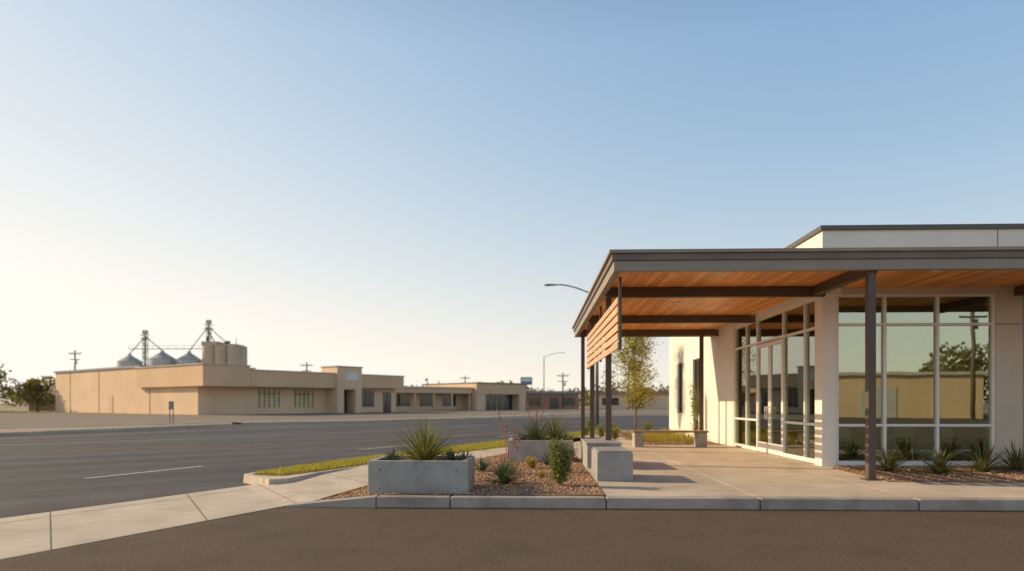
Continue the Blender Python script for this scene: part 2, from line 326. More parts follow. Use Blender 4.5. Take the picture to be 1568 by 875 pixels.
# planting beds (gravel)
def in_poly(x,y,P):
    c=False;n=len(P)
    for i in range(n):
        a=P[i];b=P[(i+1)%n]
        if (a[1]>y)!=(b[1]>y) and x<(b[0]-a[0])*(y-a[1])/(b[1]-a[1])+a[0]: c=not c
    return c
def bed(name,P,z,n,zf=None,smin=.008,smax=.024):
    e=empty(name); zf=zf or (lambda x,y:z)
    x0=min(p[0] for p in P);x1=max(p[0] for p in P);y0=min(p[1] for p in P);y1=max(p[1] for p in P)
    prism('soil',P,-.02,z-.02,'gravel',e) if name!='gravel_bed' else mobj('soil',[(p[0],p[1],zf(p[0],p[1])) for p in P],[tuple(range(len(P)))],'gravel',e)
    V=[];F=[];k=0
    while k<n:
        x=U(x0,x1);y=U(y0,y1)
        if not in_poly(x,y,P): continue
        k+=1; s=U(smin,smax)*(1.5 if R()<.06 else 1); zz=zf(x,y)+s*.2; n0=len(V)
        a=U(0,6.28);ca,sa=math.cos(a)*s,math.sin(a)*s; f=U(.5,1)
        V+=[(x+ca,y+sa,zz),(x-sa*f,y+ca*f,zz+U(-.3,.3)*s),(x-ca,y-sa,zz),(x+sa*f,y-ca*f,zz+U(-.3,.3)*s),(x+U(-.3,.3)*s,y+U(-.3,.3)*s,zz+s*U(.4,.9))]
        F+=[(n0,n0+1,n0+4),(n0+1,n0+2,n0+4),(n0+2,n0+3,n0+4),(n0+3,n0,n0+4)]
    mobj('stones',V,F,'rocks',e); return e
zb=lambda x,y: .155 if x>-2.1 else max(.03,.155+(x+2.1)*.13)
bed('gravel_bed',[(-3.05,9.26),(-2.14,9.205),(.945,9.205),(.945,18),(0,18.3),(-1.2,15.4),(-2.1,12.6),(-2.95,9.7)],.155,18000,zb)
bed('facade_gravel_bed',[(5.55,10.95),(21,10.75),(21,13.66),(5.95,13.66),(5.62,13.2)],.18,10000,lambda x,y:.162)
bed('rear_planting_bed',[(3.2,20.3),(5.6,20.3),(5.6,30),(3.0,30)],.18,1500,lambda x,y:.162)

# ------------------------------------------------------------------ planters & blocks
def planter(name,x0,x1,y0,y1,z0,h,w=.09):
    e=empty(name)
    V=[(x0,y0),(x1,y0),(x1,y1),(x0,y1)]; I=[(x0+w,y0+w),(x1-w,y0+w),(x1-w,y1-w),(x0+w,y1-w)]
    vs=[(a,b,z0) for a,b in V]+[(a,b,z0+h) for a,b in V]+[(a,b,z0+h) for a,b in I]+[(a,b,z0+h-.12) for a,b in I]
    F=[(3,2,1,0)]
    for i in range(4):
        j=(i+1)%4; F+=[(i,j,4+j,4+i),(4+i,4+j,8+j,8+i),(8+i,8+j,12+j,12+i)]
    mobj('box',vs,F,'concrete_planter',e,bevel=.012)
    box('soil',x0+w-.01,x1-w+.01,y0+w-.01,y1-w+.01,z0+.05,z0+h-.05,'gravel',e)
    V=[];F=[]
    for i,(fx,fz) in enumerate([(.12,.75),(.88,.75),(.12,.25),(.88,.25)]):
        x=x0+(x1-x0)*fx; tubegeo([(x,y0-.0015,z0+h*fz),(x,y0+.01,z0+h*fz)],[.011,.011],8,V,F)
    mobj('tie_holes',V,F,'groove',e)
    return e
planter('concrete_planter',-2.31,-.92,9.33,10.32,.10,.50)
planter('concrete_planter',-.58,.80,14.35,15.4,.12,.49)
sb=empty('concrete_seat_block')
box('body',.98,1.55,10.9,12.0,.14,.60,'concrete_planter',sb,bevel=.012)
boxes('top_slats',[(1.0,1.53,10.93+i*.177,11.07+i*.177,.602,.632) for i in range(6)],'concrete_planter',sb,bevel=.006)
sb=empty('concrete_seat_block')
box('body',.98,1.62,13.0,14.6,.14,.60,'concrete_planter',sb,bevel=.012)
box('cap',.96,1.64,12.98,14.62,.602,.64,'concrete_planter',sb,bevel=.006)

# plants in planters
rosette('yucca_plant',(-1.62,9.85,.52),260,.48,.80,.018,8,88,.5,'sotol')
rosette('agave_plant',(-2.05,9.8,.52),34,.18,.27,.035,10,80,.15,'agave')
rosette('agave_plant',(-1.2,9.75,.52),34,.20,.29,.035,10,80,.15,'agave')
rosette('agave_plant',(-1.05,10.1,.52),26,.16,.22,.03,10,80,.15,'agave')
rosette('agave_plant',(-.3,14.8,.55),34,.2,.3,.03,15,80,.2,'agave')
rosette('yucca_plant',(.02,14.9,.55),140,.44,.72,.018,12,88,.4,'yucca')
rosette('yucca_plant',(.42,14.85,.55),160,.44,.74,.018,12,88,.5,'sotol')
rosette('agave_plant',(.65,14.7,.55),30,.2,.3,.03,15,80,.2,'agave')
# bed plants
rosette('sotol_plant',(-.48,10.45,.16),130,.32,.50,.022,5,85,.5,'yucca')
rosette('agave_plant',(-.98,12.4,.16),40,.24,.36,.035,10,80,.2,'agave')
rosette('agave_plant',(.25,13.6,.16),40,.2,.3,.03,10,80,.2,'agave')
def bush(name,c,H,W,n,ls,m,asp=.4):
    e=empty(name,c); V=[];F=[];LV=[];LF=[]
    for i in range(16):
        az=U(0,6.28); r=W*U(.1,.5); h=H*U(.7,1)
        pts=[Vector((0,0,0)),Vector((math.cos(az)*r*.5,math.sin(az)*r*.5,h*.45)),Vector((math.cos(az)*r*.9,math.sin(az)*r*.9,h))]
        tubegeo(pts,[.006,.004,.002],4,V,F)
        for k in range(n//16):
            t=U(.12,1); p=pts[0].lerp(pts[1],t*2) if t<.5 else pts[1].lerp(pts[2],t*2-1)
            leaf(LV,LF,(p.x+random.gauss(0,W*.09),p.y+random.gauss(0,W*.09),max(.01,p.z+random.gauss(0,.02))),ls*U(.6,1.3),asp,1.0)
    mobj('stems',V,F,'bark',e); mobj('leaves',LV,LF,m,e); return e
bush('green_shrub',(.36,10.25,.15),.72,.46,4200,.045,'bush')
bush('yellow_shrub',(-.06,12.9,.15),.22,.3,900,.035,'bush_yellow')
bush('low_shrub',(.55,12.2,.15),.2,.3,700,.035,'bush')
bush('low_shrub',(.1,11.3,.15),.1,.2,300,.03,'bush_yellow')
def stalks(name,c,lst):
    e=empty(name,c); V=[];F=[];LV=[];LF=[]
    for dx,dy,h in lst:
        pts=[(0,0,0),(dx*.4,dy*.4,h*.55),(dx,dy,h)]
        tubegeo(pts,[.008,.007,.004],5,V,F)
        for k in range(50):
            t=U(.6,1); leaf(LV,LF,(dx*t+U(-.02,.02),dy*t+U(-.02,.02),h*t),.032*U(.7,1.2),.5,1)
    mobj('stems',V,F,'stalk',e); mobj('flowers',LV,LF,'stalk',e)
    BV=[];BF2=[]; blades(BV,BF2,(0,0,0),60,.3,.5,.012,10,80,.7); mobj('leaves',BV,BF2,'yucca',e); return e
stalks('red_yucca_plant',(-.45,11.9,.15),[(-.22,.1,1.15),(.12,0,.85),(-.08,-.1,.95),(.2,.2,.7)])
stalks('red_yucca_plant',(-.1,14.95,.55),[(-.1,0,.95),(.15,0,.7),(.35,.1,.8)])
# facade plants
for x,y,s in [(6.35,12.5,1),(7.0,12.1,.95),(7.98,12.45,1.1),(8.75,12.75,1.05),(9.6,12.4,1),(10.8,12.6,1)]:
    rosette('yucca_plant',(x,y,.17),105,.40*s,.60*s,.024,8,86,.35,'sotol')

# ------------------------------------------------------------------ modern building
B=empty('modern_office_building')
YF=13.67; XS=5.66
def wall_y(name,x0,x1,y0,y1,z0,z1,ops,m):
    l=[];c=y0
    for ya,yb,za,zb in sorted(ops):
        if ya>c: l.append((x0,x1,c,ya,z0,z1))
        if za>z0: l.append((x0,x1,ya,yb,z0,za))
        if zb<z1: l.append((x0,x1,ya,yb,zb,z1))
        c=yb
    if c<y1: l.append((x0,x1,c,y1,z0,z1))
    return boxes(name,l,m,B)
box('corner_pillar',XS-.02,5.93,YF-.02,14.0,.13,3.54,'stucco',B,bevel=.008)
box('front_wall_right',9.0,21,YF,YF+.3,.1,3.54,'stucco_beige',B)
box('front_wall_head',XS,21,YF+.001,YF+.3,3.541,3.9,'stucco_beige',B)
box('front_parapet',XS,21,YF,YF+.25,3.9,4.80,'stucco',B)
box('side_parapet',XS,XS+.25,YF+.251,20.2,3.9,4.80,'stucco',B)
box('parapet_cap_front',XS-.05,21,YF-.05,YF+.3,4.80,4.89,'cap_metal',B)
box('parapet_cap_side',XS-.05,XS+.3,YF+.301,20.3,4.80,4.89,'cap_metal',B)
boxes('wall_joints',[(9.03,9.045,YF-.003,YF+.01,3.9,4.8),(9.0,9.5,YF-.003,YF+.01,2.93,2.945),(9.52,9.53,YF-.003,YF+.01,.2,3.5),(12.6,12.62,YF-.003,YF+.01,3.9,4.8),(9.54,21,YF-.003,YF+.01,2.93,2.945)],'joint',B)
box('pillar_capital',5.5,5.95,YF-.16,YF-.021,3.5,3.66,'stucco',B)
box('side_wall_head',XS+.001,XS+.25,14.0,19.74,3.541,3.899,'stucco',B)
wall_y('side_wall_rear',XS,XS+.25,19.74,29.1,.1,3.9,[(23.7,24.8,1.0,2.95),(26.5,27.4,1.0,2.95)],'stucco')
box('rear_parapet',XS,XS+.25,20.2,29.1,3.9,4.25,'stucco',B)
box('rear_cap',XS-.03,XS+.28,20.301,29.13,4.25,4.31,'cap_metal',B)
box('rear_wall',XS+.25,21,28.9,29.1,.1,4.25,'stucco',B)
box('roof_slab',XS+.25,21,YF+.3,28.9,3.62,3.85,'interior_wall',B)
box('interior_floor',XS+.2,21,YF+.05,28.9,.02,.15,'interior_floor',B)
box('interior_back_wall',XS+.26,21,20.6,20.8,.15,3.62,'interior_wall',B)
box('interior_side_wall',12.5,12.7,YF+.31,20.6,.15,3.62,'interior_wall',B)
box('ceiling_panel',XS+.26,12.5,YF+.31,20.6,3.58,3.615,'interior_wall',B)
boxes('reflected_post_standins',[(8.55,8.85,15.2,15.5,.15,3.58),(7.2,7.32,19.0,20.5,.15,3.58)],'interior_dark',B)  # dark columns added in place of a post's reflection in the glass
for i,(a,b2) in enumerate([(23.7,24.8),(26.5,27.4)]):
    box('window_glass_%d'%i,XS+.1,XS+.115,a,b2,1.0,2.95,'glass',B)
    boxes('window_frame_%d'%i,[(XS+.06,XS+.14,a,a+.05,1.0,2.95),(XS+.06,XS+.14,b2-.05,b2,1.0,2.95),(XS+.061,XS+.139,a+.05,b2-.05,1.0,1.05),(XS+.061,XS+.139,a+.05,b2-.05,2.9,2.95)],'dark_steel',B)
fw=.055; mx_=[5.93,6.86,7.88,8.945]
fr=[]
for x in mx_: fr.append((x,x+fw,YF+.02,YF+.14,.16,3.54))
for i in range(3):
    a=mx_[i]+fw;b2=mx_[i+1]
    for z,h in ((.16,.09),(.93,.05),(2.92,.05),(3.49,.05)): fr.append((a,b2,YF+.023,YF+.137,z,z+h))
boxes('front_window_frames',fr,'white_frame',B,bevel=.004)
box('front_sill',5.931,9.0,YF-.02,YF+.018,.12,.19,'white_frame',B)
boxes('front_window_glass',[(mx_[i]+fw,mx_[i+1],YF+.075,YF+.085,.25,3.49) for i in range(3)],'glass',B)
my=[14.0,14.62,15.88,17.72,18.62,19.69]
fr=[]
for y in my: fr.append((XS+.02,XS+.14,y,y+fw,.16,3.54))
for i in range(5):
    a=my[i]+fw;b2=my[i+1]
    zs=((.16,.09),(.93,.05),(2.90,.05),(3.49,.05)) if i!=2 else ((2.90,.06),(3.49,.05))
    for z,h in zs: fr.append((XS+.023,XS+.137,a,b2,z,z+h))
boxes('side_window_frames',fr,'white_frame',B,bevel=.004)
boxes('side_window_glass',[(XS+.075,XS+.085,my[i]+fw,my[i+1],.25 if i!=2 else 2.96,3.49) for i in range(5)],'glass',B)
d0=my[2]+fw;d1=my[3];dm=(d0+d1)/2
for i,(a,b2) in enumerate([(d0+.01,dm-.006),(dm+.006,d1-.01)]):
    boxes('door_leaf_%d'%i,[(XS+.03,XS+.09,a,a+.09,.165,2.88),(XS+.03,XS+.09,b2-.09,b2,.165,2.88),(XS+.031,XS+.089,a+.09,b2-.09,.165,.42),(XS+.031,XS+.089,a+.09,b2-.09,2.78,2.88)],'white_frame',B,bevel=.004)
    box('door_glass_%d'%i,XS+.055,XS+.065,a+.09,b2-.09,.42,2.78,'glass',B)
    s=dm-.07 if i==0 else dm+.07
    tube('door_handle_%d'%i,[(XS+.03,s,1.0),(XS-.05,s,1.0),(XS-.05,s,1.3),(XS+.03,s,1.3)],.014,'white_frame',B,8)
# canopy
XL=1.27; YC0=11.1; YC1=22.3; XR=21
box('canopy_fascia_front',XL,XR,YC0,YC0+.12,3.53,3.70,'fascia_light',B,bevel=.004)
box('canopy_fascia_front_upper',XL-.035,XR,YC0-.035,YC0+.12,3.701,3.81,'fascia',B,bevel=.004)
box('canopy_fascia_left',XL,XL+.12,YC0+.121,YC1,3.53,3.70,'fascia_light',B,bevel=.004)
box('canopy_fascia_left_upper',XL-.035,XL+.12,YC0+.121,YC1,3.701,3.81,'fascia',B,bevel=.004)
box('canopy_fascia_rear',XL+.121,XS-.01,YC1-.12,YC1-.001,3.53,3.81,'fascia',B)
box('canopy_cap_front',XL-.08,XR,YC0-.08,YC0+.25,3.811,3.865,'fascia_light',B,bevel=.004)
box('canopy_cap_left',XL-.08,XL+.2,YC0+.251,YC1+.05,3.811,3.865,'fascia_light',B,bevel=.004)
box('canopy_deck_a',XL+.121,XS-.06,YC0+.25,YC1-.12,3.72,3.80,'fascia',B)
box('canopy_deck_b',XS-.059,XR,YC0+.25,YF-.06,3.72,3.80,'fascia',B)
pl=[];x=XL+.13
while x<14:
    w=.135; y1=YC1-.125 if x+w<XS-.03 else YF-.005
    y=YC0+.125
    while y<y1-.05:
        ln=U(1.8,3.6); e=min(y+ln,y1)
        if y1-e<.6: e=y1
        pl.append((x+.004,x+w-.004,y+.002,e-.002,3.665+U(0,.003),3.70)); y=e
    x+=w
boxes('canopy_wood_ceiling',pl,'wood_ceiling',B)
bm=[(XL+.125,XS-.03,13.45,13.6,3.47,3.655),(XL+.125,XS-.001,17.8,17.95,3.47,3.655),(XL+.125,XS-.001,21.3,21.45,3.47,3.655),
    (5.38,5.52,YC0+.125,13.449,3.49,3.655),(9.35,9.5,YC0+.125,YF-.003,3.49,3.655)]
boxes('canopy_beams',bm,'steel_brown',B)
def hpost(name,x,y,z0,z1,w=.11,m='steel_brown'):
    t=.016; h=w/2
    boxes(name,[(x-h,x+h,y-h,y-h+t,z0,z1),(x-h,x+h,y+h-t,y+h,z0,z1),(x-t/2,x+t/2,y-h+t+.0005,y+h-t-.0005,z0,z1),(x-h-.03,x+h+.03,y-h-.03,y+h+.03,z0-.0005,z0+.02)],m,B)
hpost('canopy_post_1',1.48,13.9,.14,3.66); hpost('canopy_post_2',1.48,17.87,.14,3.47); hpost('canopy_post_3',1.48,21.37,.14,3.47)
hpost('canopy_post_4',5.15,21.37,.14,3.47)
box('canopy_column_front',5.37,5.49,11.2,11.32,.14,3.66,'steel_brown',B,bevel=.004)
box('column_base_plate',5.31,5.55,11.14,11.38,.151,.17,'steel_brown',B)
boxes('slat_screen',[(1.385,1.415,11.6,18.6,2.32+i*.152,2.32+i*.152+.112) for i in range(6)],'wood_slat',B,bevel=.003)
boxes('slat_screen_rails',[(1.416,1.46,yy,yy+.05,2.30,3.53) for yy in (11.62,15.1,18.5)],'steel_brown',B)
for i,(x,y) in enumerate([(3.2,11.95),(6.9,11.9),(3.2,15.6),(9.0,12.0),(3.2,19.5)]):
    tube('downlight_%d'%i,[(x,y,3.664),(x,y,3.652)],.085,'lens',B,16)
    tube('downlight_ring_%d'%i,[(x,y,3.664),(x,y,3.657)],.11,'white_frame',B,16)
def chair(x,y,rz):
    e=empty('cafe_chair',(x,y,.15),rz)
    box('seat',-.21,.21,-.2,.2,.44,.47,'furn',e,bevel=.01); 
    V=[];F=[]
    n=7
    for i in range(n):
        t=-1+2*i/(n-1); xx=.21*t; yy=.2+.03-.06*t*t
        V+=[(xx,yy,.5),(xx,yy+.03,.82),(xx,yy+.05,.82),(xx,yy+.02,.5)]
    for i in range(n-1):
        for k in range(4): F.append((4*i+k,4*i+(k+1)%4,4*i+4+(k+1)%4,4*i+4+k))
    mobj('back',V,F,'furn',e)
    V=[];F=[]
    for a,b2 in ((-1,-1),(1,-1),(1,1),(-1,1)): tubegeo([(a*.16,b2*.15,.44),(a*.22,b2*.22,0)],[.013,.011],6,V,F)
    mobj('legs',V,F,'furn',e)
def table(x,y):
    e=empty('cafe_table',(x,y,.15)); tube('top',[(0,0,.72),(0,0,.75)],.4,'furn',e,24); tube('stem',[(0,0,.02),(0,0,.72)],.03,'dark_steel',e); tube('foot',[(0,0,0),(0,0,.02)],.24,'dark_steel',e,20)
chair(6.4,14.6,2.6); table(7.2,15.0); chair(7.8,14.6,2.2); chair(8.5,14.7,3.6); table(9.3,15.3); chair(8.6,16.6,1.2); chair(6.6,16.4,3.0)

# bench
bn=empty('park_bench')
box('leg_left',2.78,3.03,19.25,19.75,.14,.56,'concrete_planter',bn,bevel=.01)
box('leg_right',4.55,4.80,19.25,19.75,.14,.56,'concrete_planter',bn,bevel=.01)
boxes('seat',[(2.74,4.84,19.23+i*.135,19.35+i*.135,.562,.61) for i in range(4)],'wood_bench',bn,bevel=.005)

# trees & shrubs at rear of plaza
tree('young_tree',3.95,27.3,.15,4.15,1.25,9000,.08,trunk=.05,nb=34)
gr=empty('ornamental_grass'); V=[];F=[]
for i in range(90):
    x=U(3.3,5.4);y=U(20.6,26)
    blades(V,F,(x,y,.16),22,.15,.4,.012,30,85,.6,seg=3)
mobj('blades',V,F,'grass',gr)
for x,y,h,m in [(2.4,25,.5,'bush'),(2.7,23.5,.45,'bush'),(3.1,28,.55,'bush'),(2.3,29,.6,'bush'),(4.8,25.5,.35,'bush_yellow'),(1.9,26.5,.4,'bush'),(2.95,25.6,.35,'bush_yellow'),(4.6,28.4,.5,'bush')]:
    bush('green_shrub',(x,y,.1),h,h*1.1,900,.06,m)
bush('wall_shrub',(5.35,22.9,.16),2.0,.55,1500,.06,'bush')

# ------------------------------------------------------------------ lamps, poles, signs
def street_lamp(x,y,H,arm,dirx):
    e=empty('street_lamp',(x,y,0))
    tube('pole',[(0,0,0),(0,0,H*.5),(0,0,H)],[.11,.085,.06],'lamp_gray',e,12)
    n=8; pts=[(dirx*arm*t,0,H-.05+(.62*math.sin(t*math.pi*.5))) for t in [i/n for i in range(n+1)]]
    tube('arm',pts,.035,'lamp_gray',e,8)
    a=dirx*arm; z=H+.55
    V=[];F=[]; tubegeo([(a-dirx*.12,0,z),(a+dirx*.1,0,z+.01),(a+dirx*.45,0,z),(a+dirx*.62,0,z-.02)],[.04,.1,.13,.05],10,V,F)
    V=[(v[0],v[1],z+(v[2]-z)*.45) for v in V]
    mobj('head',V,F,'lamp_gray',e,smooth=True)
    box('base',-.17,.17,-.17,.17,0,.12,'concrete_curb',e)
street_lamp(3.15,35.1,6.9,2.1,-1)
street_lamp(1.3,105,8.5,2.6,1)
def upole(x,y,H):
    e=empty('utility_pole',(x,y,0)); tube('pole',[(0,0,0),(0,0,H)],[.2,.14],'pole_wood',e,8)
    box('crossarm_top',-1.3,1.3,-.08,.08,H-.8,H-.62,'pole_wood',e); box('crossarm_low',-1.1,1.1,-.08,.08,H-2.0,H-1.85,'pole_wood',e)
    V=[];F=[]
    for s in (-1.2,-.6,.6,1.2): tubegeo([(s,0,H-.6),(s,0,H-.35)],[.07,.05],6,V,F)
    mobj('insulators',V,F,'galv',e)
    if int(x)%2==0: tube('transformer',[(.35,-.25,H-2.9),(.35,-.25,H-2.1)],.25,'galv',e,10)
for a in [(-96.6,140,12.4),(-50.8,150,10.4),(-18.6,180,8.6),(6,150,8),(19,140,9),(27.5,120,8)]: upole(*a)
ps=empty('pylon_sign',(-1.7,128,0)); tube('post',[(0,0,0),(0,0,5)],.14,'dark_steel',ps,8); box('panel',-1.1,1.1,-.15,.15,4.75,6.2,'sign_blue',ps,bevel=.03); box('panel_face',-.9,.9,-.17,-.152,5.4,6.0,'sign_white',ps)
ts=empty('roadside_sign',(-23.6,43.5,0))
box('post_left',-.13,-.09,-.02,.02,0,1.45,'lamp_gray',ts);box('post_right',.09,.13,-.02,.02,0,1.45,'lamp_gray',ts);box('panel',-.17,.17,-.045,-.021,.95,1.5,'fascia_light',ts,bevel=.01)

# ------------------------------------------------------------------ far building 1
T=empty('tan_commercial_building',(-38.7,77,0),math.atan2(.817,.576))
box('rear_hall',0.01,30.0,14,41.6,0,5.9,'tan_wall',T)
box('rear_hall_cap',-.2,30.2,13.9,41.8,5.9,6.15,'slate_metal',T)
box('main_body',0,30.6,0,13.99,0,5.1,'tan_wall',T)
boxes('wall_joints',[(-.03,.005,11.5,11.62,0,5.1),(-.02,.005,26.3,26.42,0,5.9),(-.02,.005,36,36.1,0,5.9)],'joint',T)
box('side_door',-.05,.01,22.0,23.1,0,2.4,'tan_fascia',T)
box('fascia_corner',-.6,5.2,-2.2,13.9,3.3,5.75,'tan_fascia',T)
box('fascia_long',5.21,17.9,-2.0,1,3.35,5.3,'tan_fascia',T)
box('fascia_right',22.11,30.9,-1.5,1,3.5,5.3,'tan_fascia',T)
boxes('fascia_caps',[(-.75,5.3,-2.35,14,5.75,5.85),(5.31,17.89,-2.15,1.1,5.3,5.4),(22.12,31.1,-1.65,1.1,5.3,5.42)],'roof_white',T)
box('entry_tower_left',17.9,19.0,-2.4,1,0,6.2,'tan_wall',T); box('entry_tower_right',21.0,22.1,-2.4,1,0,6.2,'tan_wall',T)
box('entry_tower_head',19.001,20.999,-2.4,1,3.2,6.2,'tan_wall',T); box('entry_cap',17.8,22.2,-2.5,1.1,6.2,6.35,'fascia_light',T)
box('entry_sign',19.4,21.4,-2.48,-2.405,4.5,5.4,'sign_white',T)
boxes('entry_door',[(19.0,21.0,-.5,-.4,0,3.2)],'dark_glass',T)
def farwin(nm,a,b2,z0,z1,n,m='painted_reflection'):
    box(nm+'_pane',a,b2,-.03,.005,z0,z1,m,T); w=(b2-a)/n
    boxes(nm+'_frame',[(a+i*w-.05,a+i*w+.05,-.07,-.031,z0,z1) for i in range(n+1)]+[(a,b2,-.065,-.032,z1-.6,z1-.52)],'steel_brown',T)
farwin('window_1',7.8,10.6,.8,3.1,4); farwin('window_2',13.0,15.7,.8,3.1,4); farwin('window_3',23.4,26.3,.8,3.2,4,'dark_glass'); farwin('door_2',28.2,29.6,0,3,2,'dark_glass')
boxes('rooftop_units',[(9,10.5,5,6.5,5.1,6.0),(24,25.5,6,7.5,5.1,6.1)],'galv',T)
# far building 2
T2=empty('strip_mall_building',(-23.8,115,0),math.atan2(20,21.2))
box('body',0,16.8,3,16,0,3.6,'tan_wall',T2); box('canopy',-.5,16.7,0,4,3.1,4.0,'tan_fascia',T2); box('canopy_roof',-.7,16.75,-.2,16,4.0,4.25,'roof_white',T2)
boxes('canopy_columns',[(x,x+.3,.2,.5,0,3.1) for x in (0,4,8,12,16)],'tan_fascia',T2)
box('end_block',16.81,29.5,-1,16,3.0,5.0,'tan_fascia',T2); box('end_block_cap',16.7,29.7,-1.2,16.2,5.0,5.2,'steel_brown',T2); box('end_glass',19,27.5,1,1.2,0,3,'dark_glass',T2)
box('end_pier_left',16.82,19,-.9,15,0,2.99,'tan_wall',T2); box('end_pier_right',27.5,29.4,-.9,15,0,2.99,'tan_wall',T2)
boxes('windows',[(2,5,2.93,3.005,.8,2.8),(7,10,2.93,3.005,.8,2.8),(12,15,2.93,3.005,.8,2.8)],'dark_glass',T2)
boxes('end_frames',[(19+i*1.4,19.12+i*1.4,.9,.99,0,3) for i in range(7)],'roof_white',T2)
T3=empty('brick_store_building',(-2.9,150,0))
box('body',0,12.4,0,10,0,3.4,'brick_brown',T3); box('roof',-.4,12.8,-.6,10.4,3.4,3.95,'slate_metal',T3); boxes('windows',[(1.5,4,-.05,.01,.8,2.6),(6,8,-.05,.01,0,2.6),(9,11.5,-.05,.01,.8,2.6)],'dark_glass',T3)
T4=empty('brick_store_building',(14,165,0)); box('body',0,20,0,10,0,3.4,'tan_wall',T4); box('roof',-.4,20.4,-.6,10.4,3.4,4.2,'brick_brown',T4); boxes('windows',[(2,6,-.05,.01,.8,2.6),(9,12,-.05,.01,0,2.6)],'dark_glass',T4)
H=empty('brick_house',(-86,113,0)); box('walls',0,8,0,7,0,2.3,'brick_brown',H)
mobj('roof',[(-.5,-.5,2.3),(8.5,-.5,2.3),(8.5,7.5,2.3),(-.5,7.5,2.3),(1.8,3.5,3.7),(6.2,3.5,3.7)],[(0,1,5,4),(1,2,5),(2,3,4,5),(3,0,4),(3,2,1,0)],'brick_brown',H)
boxes('windows',[(1.5,2.8,-.04,.01,.9,1.9),(5,6.3,-.04,.01,.9,1.9)],'dark_glass',H)

# ------------------------------------------------------------------ grain elevator
G=empty('grain_elevator',(0,160,0))
def binn(i,x,r,ze,zt):
    n=28; V=[];F=[]
    rings=[(0,r),(ze,r),(ze,r*1.03),(zt-.35,r*.14),(zt,r*.14),(zt+.15,.01)]
    for z,rr in rings:
        for k in range(n): V.append((x+rr*math.cos(2*math.pi*k/n),rr*math.sin(2*math.pi*k/n),z))
    for j in range(len(rings)-1):
        for k in range(n): F.append((j*n+k,j*n+(k+1)%n,(j+1)*n+(k+1)%n,(j+1)*n+k))
    mobj('bin_%d'%i,V,F,'galv',G)
    V=[];F=[]
    for q in range(10): 
        z=1+q*(ze-1)/10; tubegeo([(x,0,z),(x,0,z+.08)],[r+.04,r+.04],n,V,F)
    mobj('bin_rings_%d'%i,V,F,'galv',G)
binn(1,-97,2.7,11.2,13.1); binn(2,-89,3.0,11.8,13.8); binn(3,-82.5,2.8,11.6,13.6)
def leg(i,x,H_,w=.4):
    V=[];F=[]
    for a,b2 in((-1,-1),(1,-1),(1,1),(-1,1)): tubegeo([(x+a*w,b2*w,0),(x+a*w,b2*w,H_)],[.07,.07],6,V,F)
    z=0; s=1
    while z<H_-1.6:
        for b2 in(-1,1): tubegeo([(x-s*w,b2*w,z),(x+s*w,b2*w,z+1.6)],[.04,.04],4,V,F)
        for a in(-1,1): tubegeo([(x+a*w,-s*w,z),(x+a*w,s*w,z+1.6)],[.04,.04],4,V,F)
        z+=1.6; s=-s
    mobj('leg_frame_%d'%i,V,F,'dark_steel',G)
    boxes('leg_%d'%i,[(x-.22,x+.1,-.2,.2,0,H_),(x-.5,x+.5,-.4,.4,H_,H_+.9),(x-.9,x+.9,-.9,.9,H_-1.2,H_-1.1),(x-.9,x+.9,-.9,-.85,H_-.3,H_-.22),(x-.9,x-.85,-.9,.9,H_-.3,H_-.22),(x+.85,x+.9,-.9,.9,H_-.3,H_-.22)],'galv',G)
leg(1,-93.2,17.8); leg(2,-77.8,20.2)
V=[];F=[]
for a,b2 in [((-93.2,0,17.2),(-97,0,13.1)),((-93.2,0,17.2),(-89,0,13.8)),((-77.8,0,19.7),(-82.5,0,13.7)),((-77.8,0,19.5),(-73,0,15.2)),((-77.8,0,18.4),(-76,0,15.2))]: tubegeo([a,b2],[.11,.11],6,V,F)
mobj('spouts',V,F,'dark_steel',G)
boxes('catwalk',[(-97,-78,-.4,.4,14.2,14.3),(-97,-78,-.4,-.36,15.0,15.05)]+[(-97+i*1.9,-96.95+i*1.9,-.4,-.36,14.3,15.0) for i in range(11)],'dark_steel',G)
V=[];F=[]
for x in (-77.6,-74.6,-71.6): 
    for yy in (-.0,3.2): tubegeo([(x,yy,0),(x,yy,15.0)],[1.62,1.62],20,V,F)
mobj('concrete_silos',V,F,'silo_concrete',G)
box('silo_headhouse',-79,-75.2,-1.2,4.5,15.0,15.9,'silo_concrete',G); box('silo_top',-75.1,-70.8,-1,4,15.0,15.3,'silo_concrete',G); tube('tall_bin',[(-70.2,1,0),(-70.2,1,14.6)],1.1,'silo_concrete',G,18)
boxes('roof_clutter',[(-78.2,-77.9,-.2,.1,15.9,17.2),(-74,-73,0,1,15.3,16.1),(-71.2,-71.1,0,.1,15.3,16.8)],'dark_steel',G)

# ------------------------------------------------------------------ distant trees
LV=[];LF=[]
for i in range(150):
    x=U(-300,330); y=U(210,330)
    if -60<x<60: y=U(190,300)
    clumptree(LV,LF,x,y,0,U(3.5,7.5),U(7,14),260,1.1)
mobj('distant_trees',LV,LF,'far_leaf')
LV=[];LF=[]
for x,y,h,w in [(-83,100,7.4,8),(-77,103,5.6,5.5),(-90,104,7.2,8),(-100,110,7.5,9),(-74,118,4.5,5)]: clumptree(LV,LF,x,y,0,h,w,2400,.4)
V=[];F=[]
for x,y in [(-83,100),(-77,103),(-90,104),(-100,110),(-74,118)]: tubegeo([(x,y,0),(x,y,3)],[.2,.12],6,V,F)
e=empty('roadside_trees'); mobj('leaves',LV,LF,'far_leaf',e); mobj('trunks',V,F,'bark',e)
